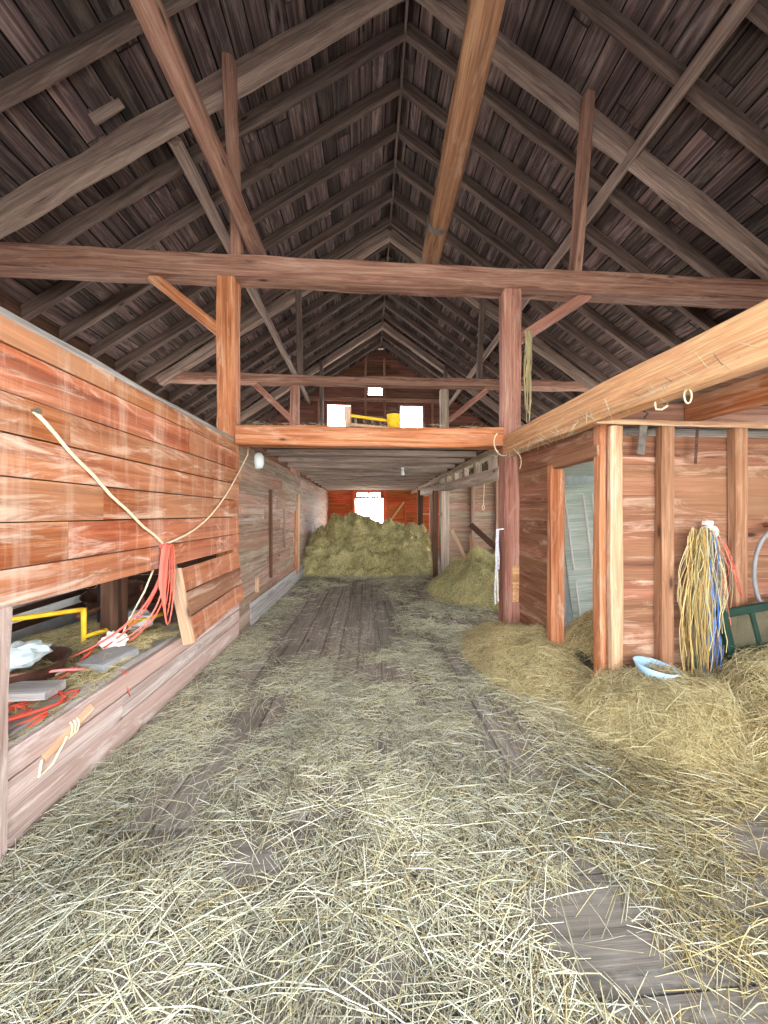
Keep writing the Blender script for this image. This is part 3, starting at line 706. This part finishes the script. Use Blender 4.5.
# tangle of orange cord in the bin
b = MB(); rr = random.Random(5)
for k in range(9):
    cx_, cy_, r_ = -1.84 + rr.uniform(-.12, .1), 1.98 + rr.uniform(-.16, .2), rr.uniform(.08, .2)
    b.tube([(cx_ + r_ * .8 * math.cos(t), cy_ + r_ * math.sin(t * (1 + .02 * k)), .495 + .012 * (k % 5) + .012 * math.sin(t * 2 + k)) for t in np.linspace(rr.uniform(0, 3), rr.uniform(4.5, 7.5), 22)], .008, 6)
b.tube([(-1.9, 2.05, .52), (-1.86, 2.25, .56), (-1.9, 2.45, .60), (-1.98, 2.7, .64)], .008, 6)
b.tube([(-1.72, 2.2, .50), (-1.68, 2.36, .53), (-1.632, 2.40, .49), (-1.625, 2.41, .36), (-1.628, 2.44, .30), (-1.625, 2.42, .37)], .006, 6)
tag(b.build('orange_cord_tangle', M['orangecord'], smooth=True), 'tangle of orange-red cord lying on the bin floor', 'cord')
b = MB(); b.tube([(-2.25, 1.9, .62), (-2.02, 2.1, .62), (-1.86, 2.2, .60), (-1.78, 2.3, .56), (-1.84, 2.38, .53)], .009, 6)
tag(b.build('pink_cord', M['pinkcord'], smooth=True), 'faded pink cord over the rubbish in the bin', 'cord')
b = MB(); b.tube([(-2.2, 1.85, .54), (-1.95, 2.15, .56), (-1.85, 2.45, .56), (-1.82, 2.62, .60), (-1.84, 2.72, .7), (-1.74, 2.78, .95), (-1.625, 2.80, 1.27)], .007, 6)
tag(b.build('grey_cord', M['rope'], smooth=True), 'pale thin cord winding through the bin up to the coil', 'cord')
# rubbish
o = timber('plank_end', (-2.2, 1.95, .60), (-1.74, 2.02, .57), .05, .16, M['grey'], (0, 1, 0)); tag(o, 'weathered grey plank end across the bin above the orange tangle', 'board')
b = MB(); b.bar((-1.78, 2.30, .565), (-1.73, 2.56, .575), .2, .06, (0, 0, 1), 3, .008, 4, .1); tag(b.build('slate_block', M['slate']), 'flat grey slate block on the straw in the bin', 'block')


def crumple(name, c, r, mat, label, cat, sc=(1, 1, .5), seed=1, amp=.35):
    b = MB(); n, m_ = 18, 12; vs = []
    for i in range(m_ + 1):
        th = math.pi * i / m_
        for j in range(n):
            ph = 2 * math.pi * j / n; d = Vector((math.sin(th) * math.cos(ph), math.sin(th) * math.sin(ph), math.cos(th)))
            k = r * (1 + amp * noise.noise(d * 2.6 + Vector((seed, 0, 0))) + amp * .4 * noise.noise(d * 6 + Vector((seed, 5, 0)))); vs.append(Vector((d.x * sc[0], d.y * sc[1], d.z * sc[2])) * k + Vector(c))
    b.add(vs, [(i * n + j, (i + 1) * n + j, (i + 1) * n + (j + 1) % n, i * n + (j + 1) % n) for i in range(m_) for j in range(n)])
    return tag(b.build(name, mat), label, cat)


crumple('paper_scrap', (-1.84, 2.60, .62), .075, M['white'], 'crumpled white paper scrap beside the yellow frame in the bin', 'paper', (1, .9, .8), 3, .6)
crumple('plastic_bag', (-2.08, 2.2, .70), .12, M['bag'], 'crumpled clear plastic bag in the brown bowl', 'bag', (.9, 1.2, .6), 4, .4)
crumple('white_sack', (-2.12, 3.15, .60), .17, M['white'], 'white sack lying behind the yellow frame in the bin', 'sack', (1.2, 1.0, .5), 6, .4)
crumple('black_scrap', (-1.735, 1.80, .495), .035, M['black'], 'small black rubber scrap on the near edge of the bin', 'scrap', (1.3, 1.3, .5), 8, .3)
b = MB(); b.lathe([(0, 0), (.14, 0), (.2, .05), (.24, .15), (.25, .155), (.225, .14), (.18, .04), (.13, .015), (0, .015)], 28)
o = b.build('iron_bowl', M['basin'], None, True); o.location = (-2.12, 2.2, .50); tag(o, 'wide brown iron bowl in the near part of the bin', 'bowl')
o2 = b.build('iron_basin', M['basin'], None, True); o2.location = (-2.3, 3.3, .70); o2.rotation_euler = (R(12), 0, 0); tag(o2, 'rusty brown basin behind the yellow frame in the bin', 'bowl')
yf = empty('pipe_stand', (-2.06, 2.66, .50), 'yellow painted pipe frame standing in the bin', 'frame')
for nm, a, c, m in (('upright', (-.02, -.02, 0), (-.02, -.02, .36), M['yellow']), ('upright', (.0, .62, 0), (-.02, .62, .4), M['rust']), ('tube', (-.02, -.02, .15), (.16, .66, .12), M['yellow']), ('tube', (-.06, -.02, .3), (-.1, .68, .3), M['rust']), ('tube', (-.02, -.02, .35), (-.3, -.42, .38), M['yellow'])):
    b = MB(); b.tube([Vector(a).lerp(Vector(c), t / 6) for t in range(7)], .017, 8); b.build(nm, m, yf, True)
for k, (z0, z1, hh, m) in enumerate(((.60, .64, .10, 'sheet'), (.74, .80, .06, 'white'), (.84, .93, .05, 'sheet'), (.95, 1.03, .045, 'white'), (1.06, 1.16, .07, 'sheet'))):
    b = MB(); b.bar((-2.72 + .04 * k, 1.7, z0), (-2.6 + .04 * k, 3.7, z1), .02, hh, (.3, 0, 1), 4, .008, k)
    tag(b.build('metal_strip', M[m]), '%s bright strip leaning at the back of the bin, counted from below' % ORD[k], 'strip', 'bright strips in the bin')
o = timber('can_post', (-2.25, 3.05, .47), (-2.25, 3.05, 1.1), .08, .08, M['black'], (1, 0, 0), cham=.28); tag(o, 'black pipe standing at the back of the bin', 'pipe')
# wooden toggle with twine on the low wall
tg = empty('wooden_toggle', (XL + .035, 1.95, .36), 'pale wooden toggle tied with twine on the low bin wall', 'toggle')
t = timber('bar', (0, -.14, -.03), (.01, .16, .055), .03, .05, M['pale'], (0, 0, 1), .015, .2); t.parent = tg
b = MB()
for k in range(3): b.tube([(.022 * math.cos(t), .02 * k + .01 + .01 * math.sin(t), .012 + .04 * math.sin(t)) for t in np.linspace(0, 6.3, 14)], .005, 5)
b.tube([(.01, -.15, -.03), (.015, -.17, -.1), (.015, -.1, -.09), (.02, -.02, -.0)], .006, 5); b.build('twine', M['rope'], tg)
# lamp by the loft beam
lp = empty('wall_lamp', (XL + .06, 5.08, 2.33), 'milky glass jar lamp on the wall under the loft beam', 'lamp')
b = MB(); b.lathe([(0, -.12), (.06, -.11), (.085, -.04), (.08, .06), (.05, .11), (0, .11)], 20); b.build('glass_jar', M['lampglass'], lp, True)
b = MB(); b.box(-.05, .0, -.07, .07, .09, .16); b.build('mount', M['iron'], lp)
bl = empty('bulb_fitting', (.65, 6.36, 2.42), 'bare white bulb under the loft joists', 'lamp')
b = MB(); b.lathe([(0, -.15), (.03, -.135), (.038, -.105), (.03, -.07), (.016, -.045), (0, -.045)], 16); b.build('bulb', M['lampglass'], bl, True)
b = MB(); b.lathe([(0, -.05), (.022, -.05), (.03, 0), (0, 0)], 14); b.build('socket', M['white'], bl, True)
# planks nailed on the wall under the loft
for lab, y, z0, z1, w, m in (('orange stripped plank upright on the wall under the loft', 7.75, .2, 1.62, .16, M['orange']), ('pale grey plank upright on the wall beside the orange one', 7.98, .3, 2.0, .13, M['pale']),
                             ('narrow batten on the dusty wall under the loft', 6.7, .9, 1.65, .05, M['dusty']), ('narrow brown batten at the hatch edge of the dusty wall', 5.75, .5, 1.95, .06, M['darkwood']), ('short white batten low on the dusty wall', 5.05, .42, .62, .05, M['pale'])):
    o = timber('wall_batten', (XL + .055, y, z0), (XL + .055, y, z1), .04, w, m, (0, 1, 0), .01); tag(o, lab, 'board')
o = timber('skirting_plank', (XL + .05, Y1 + .4, .17), (XL + .05, 13.8, .17), .03, .32, M['grey'], (0, 0, 1), .012); tag(o, 'greyish low plank along the foot of the dusty wall', 'board')
# cloths and twine at the reddish post
b = MB(); rr = random.Random(9)
for k in range(16):
    x = 2.02 + rr.uniform(0, .06); y = 4.26 + rr.uniform(-.04, .03); l = rr.uniform(.5, 1.25); b.tube([(x + .02 * math.sin(t * 5 + k), y, 3.9 - t * l) for t in np.linspace(0, 1, 9)], .006, 4)
tag(b.build('twine_bunch', M['tw_pal']), 'pale twine bunch hanging high on the reddish post', 'twine')
b = MB()
for k in range(8):
    y = 4.25 + rr.uniform(-.03, .03); l = rr.uniform(.4, .95); x0 = 1.66 + rr.uniform(-.02, .02)
    b.tube([(1.73, y, 1.36), (x0 + .01, y, 1.35)] + [(x0 + .012 * math.sin(t * 5 + k), y, 1.34 - t * l) for t in np.linspace(0, 1, 8)], .008, 5)
tag(b.build('string_strip', M['tw_wht']), 'white cloth strings hanging on the aisle side of the reddish post', 'string')
b = MB(); b.bar((1.9, 4.27, .42), (1.9, 4.265, .88), .012, .08, (1, 0, 0), 5, .02, 3, .3); tag(b.build('wood_splinter', M['tan']), 'torn light patch of bare wood low on the reddish post', 'splinter')
b = MB(); rr = random.Random(4)
b.tube([(1.735 + .12 * math.cos(t), 4.27 - .02 * math.sin(t * 2), 2.46 + .16 * math.sin(t)) for t in np.linspace(2.2, 5.6, 14)], .008, 5)
tag(b.build('girder_string', M['rope']), 'stray cord looped round the reddish post at the end of the girder', 'cord')
b = MB(); b.tube([(1.735, 3.95 - .2 * math.sin(t), 2.33 - .12 * t) for t in np.linspace(0, 2.2, 10)], .005, 5)
tag(b.build('girder_string', M['rope']), 'thin cord drooping under the post end of the tan girder', 'cord')

# ------------------------------------------------------------------ things up in the loft
hf = empty('hay_feeder', (.06, 4.78, 2.63), 'low pale wooden frame lying in the loft above the orange beam', 'frame')
for x in (-.33, .30):
    t = timber('end_board', (x, 0, 0), (x - .02, 0, .42 if x < 0 else .30), .05, .09, M['pale'], (1, 0, 0)); t.parent = hf
for z0, z1 in ((.30, .22), (.17, .12)):
    t = timber('rail', (-.34, 0, z0), (.32, 0, z1), .04, .035, M['yellow'] if z0 == .3 else M['pale'], (0, 0, 1)); t.parent = hf
for k in range(5):
    t = timber('slat', (-.24 + .12 * k, .02, 0), (-.24 + .12 * k, .02, .28 - .015 * k), .02, .03, M['iron'], (1, 0, 0)); t.parent = hf
bk = empty('yellow_bucket', (.355, 4.66, 2.63), 'small yellow bucket at the end of the loft frame', 'bucket')
b = MB(); b.lathe([(0, 0), (.075, 0), (.1, .27), (.105, .275), (.095, .27), (.07, .02), (0, .02)], 20); b.build('body', M['yellow'], bk, True)
b = MB(); b.tube([(.1 * math.cos(t), 0, .26 + .1 * math.sin(t)) for t in np.linspace(0, math.pi, 12)], .005, 6); b.build('handle', M['iron'], bk, True)

# ------------------------------------------------------------------ hay and straw
xs_ = np.linspace(-1.63, 1.70, 190); ns_ = 190; G = np.zeros((ns_, 190, 3)); mk = np.ones((ns_, 190), bool)
prof = [(0, 8.42, 0.0), (.25, 8.62, .42), (.5, 8.95, .86), (.7, 9.4, 1.18), (.85, 10.1, 1.30), (1, 11.6, 1.0)]
for i_ in range(ns_):
    t = i_ / (ns_ - 1)
    yb = np.interp(t, [p[0] for p in prof], [p[1] for p in prof]); zb = np.interp(t, [p[0] for p in prof], [p[2] for p in prof])
    for j_, x in enumerate(xs_):
        k = 1 + .10 * nz(x, yb, 1.1, 2) - .16 * max(0, (x - .6) / 1.1) - .22 * max(0, (-x - .9) / .75)
        z = zb * k + dome(x, yb, -.62, 9.9, .8, .9, .26); y = yb + .12 * nz(x, z, 1.2, 8)
        q_ = (x + .12 * nz(x, z, 2, 1), y, z * 1.15 + .1 * nz(x, z, 2, 4))
        d = .42 * lump(*q_, 2.7) + .17 * lump(*q_, 6.0)
        fy, fz = (-.8, .6) if t < .6 else (-.3, .95)
        G[i_, j_] = (x, y + fy * d * min(1, t * 6 + .3), max(0, z + fz * d * min(1, t * 6)))
hay_body('hay_pile', 'large greenish pile of loose hay filling the aisle at the far end', 'hay', G, mk, 13000, M['greenbed'], M['greenhay'], (.06, .17), (.003, .006), .018)
heap('hay_mound', 'greenish hay mound spilling from the bay beside the reddish post', 'hay', 1.0, 4.2, 4.9, 8.2,
     lambda x, y: max(0, dome(x, y, 2.6, 6.7, 1.4, 1.6, .7, 1.1) * (1 + .3 * nz(x, y, 2.2, 1) + .5 * lump(x, y, 0, 3))) if x > 1.0 else 0, 110, 110, 16000, M['greenbed'], M['greenhay'], (.07, .22), (.0025, .005), .03, rough=.05)
heap('hay_mound', 'rounded golden hay mound under the blue bowl', 'hay', 1.45, 2.95, 1.75, 2.56,
     lambda x, y: max(0, mesa(x, y, 2.2, 2.42, .72, .62, .30) * (1 + .3 * nz(x, y, 3, 5) + .2 * lump(x, y, 1, 4.5))), 90, 70, 11000, M['haybed'], M['hay'], (.08, .26), (.0022, .0042), .03)
heap('hay_mound', 'large golden hay heap below the green sash', 'hay', 2.1, 4.3, .95, 2.56,
     lambda x, y: max(0, mesa(x, y, 3.15, 2.0, 1.0, 1.0, .44) * (1 + .35 * nz(x, y, 2.5, 8) + .3 * lump(x, y, 2, 4))), 100, 80, 18000, M['haybed'], M['hay'], (.08, .28), (.0022, .0042), .035)
heap('hay_mound', 'low hay drift along the cabin side below the doorway', 'hay', 1.0, 1.95, 2.5, 4.6,
     lambda x, y: max(0, dome(x, y, 1.95, 3.5, .95, 1.25, .24, 1.3) * (1 + .4 * nz(x, y, 3, 9) + .5 * lump(x, y, 3, 4))), 70, 110, 13000, M['haybed'], M['hay'], (.06, .22), (.0018, .0032), .02)
heap('hay_mound', 'brownish hay heap inside the cabin doorway', 'hay', 1.98, 3.2, 2.68, 3.9,
     lambda x, y: max(0, dome(x, y, 2.42, 3.05, .55, .75, .62, .7) * (1 + .15 * nz(x, y, 3, 6))), 70, 70, 9000, M['haybed'], M['hay'], (.05, .18), (.0018, .0032), .02)
heap('straw_litter', 'matted straw and hay chaff on the bin floor', 'straw', -2.7, -1.645, 1.55, 3.3,
     lambda x, y: max(.016, .022 + dome(x, y, -1.78, 2.62, .35, .45, .07) + .03 * nz(x, y, 3, 3) + dome(x, y, -2.3, 2.7, .4, .9, .12) + .02) + .462 if True else 0, 60, 90, 12000, M['haybed'], M['hay'], (.04, .16), (.0016, .003), .02)


def bare(x, y):
    """how much straw covers the floor here (0..1)"""
    d = 1.0
    k = 1 - (((x + .35 + .25 * nz(x, y, 1.5, 31)) / 1.0) ** 2 + ((y - 5.5 + .8 * nz(x, y, 1.3, 33)) / 2.7) ** 2)
    if k > 0: d = min(d, max(.05, 1 - 1.9 * k))
    k = 1 - (((x - .86 - .2 * nz(x, y, 3, 1)) / .24) ** 2 + ((y - 1.25 + .14 * nz(x, y, 3, 2)) / .26) ** 2)
    if k > 0: d = min(d, max(.08, 1 - 2.4 * k))
    n = nz(x, y, 1.6, 11); d *= min(1.15, max(.12, .72 + 1.5 * n))
    return d


def scatter(n, x0, x1, y0, y1, ln, wd):
    P = []
    while len(P) < n:
        x, y = random.uniform(x0, x1), random.uniform(y0, y1)
        if random.random() < bare(x, y): P.append((x, y, 0))
    return np.array(P), ln, wd


parts = [scatter(3500, XL + .03, 3.4, .6, 1.9, (.16, .36), (.0035, .0058)), scatter(36000, XL + .03, 3.9, .55, 2.5, (.05, .24), (.0018, .0038)), scatter(20000, XL + .03, 1.9, 2.4, 4.6, (.06, .22), (.002, .004)), scatter(11000, XL + .03, 1.9, 4.5, 8.7, (.07, .22), (.003, .006))]
VV, FF, GG, off = [], [], [], 0
for P, ln, wd in parts:
    n = len(P); cov = np.array([bare(x, y) for x, y, _ in P]); hn = np.array([max(0, .5 + 1.1 * nz(x, y, 2.2, 21)) for x, y, _ in P])
    P[:, 2] = .004 + RNG.random(n) ** 1.5 * (.012 + .055 * cov * hn) + np.where(P[:, 0] > 1.6, np.minimum(.1, (P[:, 0] - 1.6) * .12), 0) * RNG.random(n)
    az = RNG.normal(0, 1.0, n) + np.array([nz(x, y, .9, 5) * 3.2 for x, y, _ in P]) + .25
    el = RNG.normal(0, .11, n); lens = RNG.uniform(*ln, n) * (.6 + .5 * RNG.random(n))
    D = np.stack([np.cos(az) * np.cos(el), np.sin(az) * np.cos(el), np.sin(el)], -1)
    P[:, 2] = np.maximum(P[:, 2], np.abs(D[:, 2]) * lens * .45)
    Nn = np.stack([RNG.normal(0, .25, n), RNG.normal(0, .25, n), np.ones(n)], -1); Nn -= D * (D * Nn).sum(1, keepdims=True); Nn /= np.linalg.norm(Nn, axis=1, keepdims=True)
    v, f = strands(P, D, Nn, lens, RNG.uniform(*wd, n), RNG.uniform(-.05, .3, n))
    v[:, 2] = np.maximum(v[:, 2], .002)
    gold = RNG.random(n) < np.clip((P[:, 0] - .7 - .25 * (P[:, 1] - 2)) / 1.3, 0, .85) + .08
    VV.append(v); FF.append(f + off); GG.append(np.repeat(gold, 6)); off += len(v)
tag(np_mesh('straw', np.concatenate(VV), np.concatenate(FF), [M['straw'], M['hay']], np.concatenate(GG).astype(int)), 'loose straw strewn over the barn floor', 'straw', None, 'stuff')

# wisps of hay caught on the beams
P, D = [], []
for k in range(700):
    c = random.random()
    if c < .3: p = (random.uniform(-1.6, 1.75), Y1 - .06 + random.uniform(-.06, .25), 2.675 + abs(random.gauss(0, .012)))
    elif c < .8: p = (1.79 + random.gauss(0, .03), 4.5 + random.random() ** 1.6 * 4, 2.40 + random.gauss(0, .05))
    else: p = (1.75 + random.gauss(0, .02), random.uniform(1.4, 4.2), 2.30 + random.gauss(0, .012))
    P.append(p); D.append((random.gauss(0, .6), random.gauss(0, .6), -abs(random.gauss(0, .7)) if c > .3 else random.gauss(0, .2)))
P = np.array(P); D = np.array(D); D /= np.linalg.norm(D, axis=1, keepdims=True); n = len(P)
v, f = strands(P, D, np.cross(D, RNG.normal(size=(n, 3))) * 1.0, RNG.uniform(.06, .2, n), RNG.uniform(.003, .005, n), RNG.uniform(-.2, .4, n))
tag(np_mesh('hay_wisps', v, f, [M['straw']]), 'wisps of hay caught along the loft beam and girder', 'hay', None, 'stuff')

# ------------------------------------------------------------------ daylight
w = bpy.data.worlds.new('sky'); SC.world = w; w.use_nodes = True
nt = w.node_tree; bg = nt.nodes['Background']
tcw = nt.nodes.new('ShaderNodeTexCoord'); sx = nt.nodes.new('ShaderNodeSeparateXYZ'); rw = nt.nodes.new('ShaderNodeValToRGB')
nt.links.new(tcw.outputs['Generated'], sx.inputs[0]); nt.links.new(sx.outputs[2], rw.inputs[0]); nt.links.new(rw.outputs[0], bg.inputs[0])
rw.color_ramp.elements[0].color = (.95, .97, 1, 1); rw.color_ramp.elements[1].color = (.70, .85, 1, 1)
mw_ = nt.nodes.new('ShaderNodeMapRange'); nt.links.new(sx.outputs[1], mw_.inputs[0])   # the sun stands behind the barn, so that side of the sky is brighter
for k_, v_ in ((1, -.3), (2, .9), (3, 5.0), (4, 20.0)): mw_.inputs[k_].default_value = v_
nt.links.new(mw_.outputs[0], bg.inputs[1])


sl = bpy.data.lights.new('sun', 'SUN'); sl.energy = 16; sl.angle = R(1.2); sl.color = (1, .95, .86)
so = bpy.data.objects.new('sun', sl); COL.objects.link(so); so.rotation_euler = (R(-40), 0, R(-8))


def portal(loc, rot, sx_, sy_):
    l = bpy.data.lights.new('daylight_portal', 'AREA'); l.shape = 'RECTANGLE'; l.size, l.size_y = sx_, sy_; l.cycles.is_portal = True
    o = bpy.data.objects.new('daylight_portal', l); COL.objects.link(o); o.location = loc; o.rotation_euler = rot


portal(((FD[0] + FD[1]) / 2, YB - .03, FD[2] / 2), (R(90), 0, 0), FD[1] - FD[0], FD[2])
portal((-1.18, YF + .05, 5.49), (R(-90), 0, 0), .9, .98); portal((1.81, YF + .05, 5.49), (R(-90), 0, 0), .9, .98); portal((.05, YF + .05, 1.1), (R(-90), 0, 0), 1.15, 2.2)

# ------------------------------------------------------------------ camera
cam = bpy.data.cameras.new('camera'); co = bpy.data.objects.new('camera', cam); COL.objects.link(co)
cam.sensor_fit = 'AUTO'; cam.sensor_width = 36; cam.lens = 36 * 340 / 1024; cam.shift_x = -7 / 1024; cam.shift_y = 2 / 1024
cam.clip_start = .05; cam.clip_end = 300
co.location = (0, 0, 1.55); co.rotation_euler = (R(90), 0, -math.atan(23 / 340))
SC.camera = co
SC.view_settings.view_transform = 'Standard'; SC.view_settings.look = 'None'; SC.view_settings.gamma = 1; SC.view_settings.use_curve_mapping = False
SC.view_settings.exposure = 1.1
SC.cycles.max_bounces = 10; SC.cycles.diffuse_bounces = 8; SC.cycles.use_denoising = True
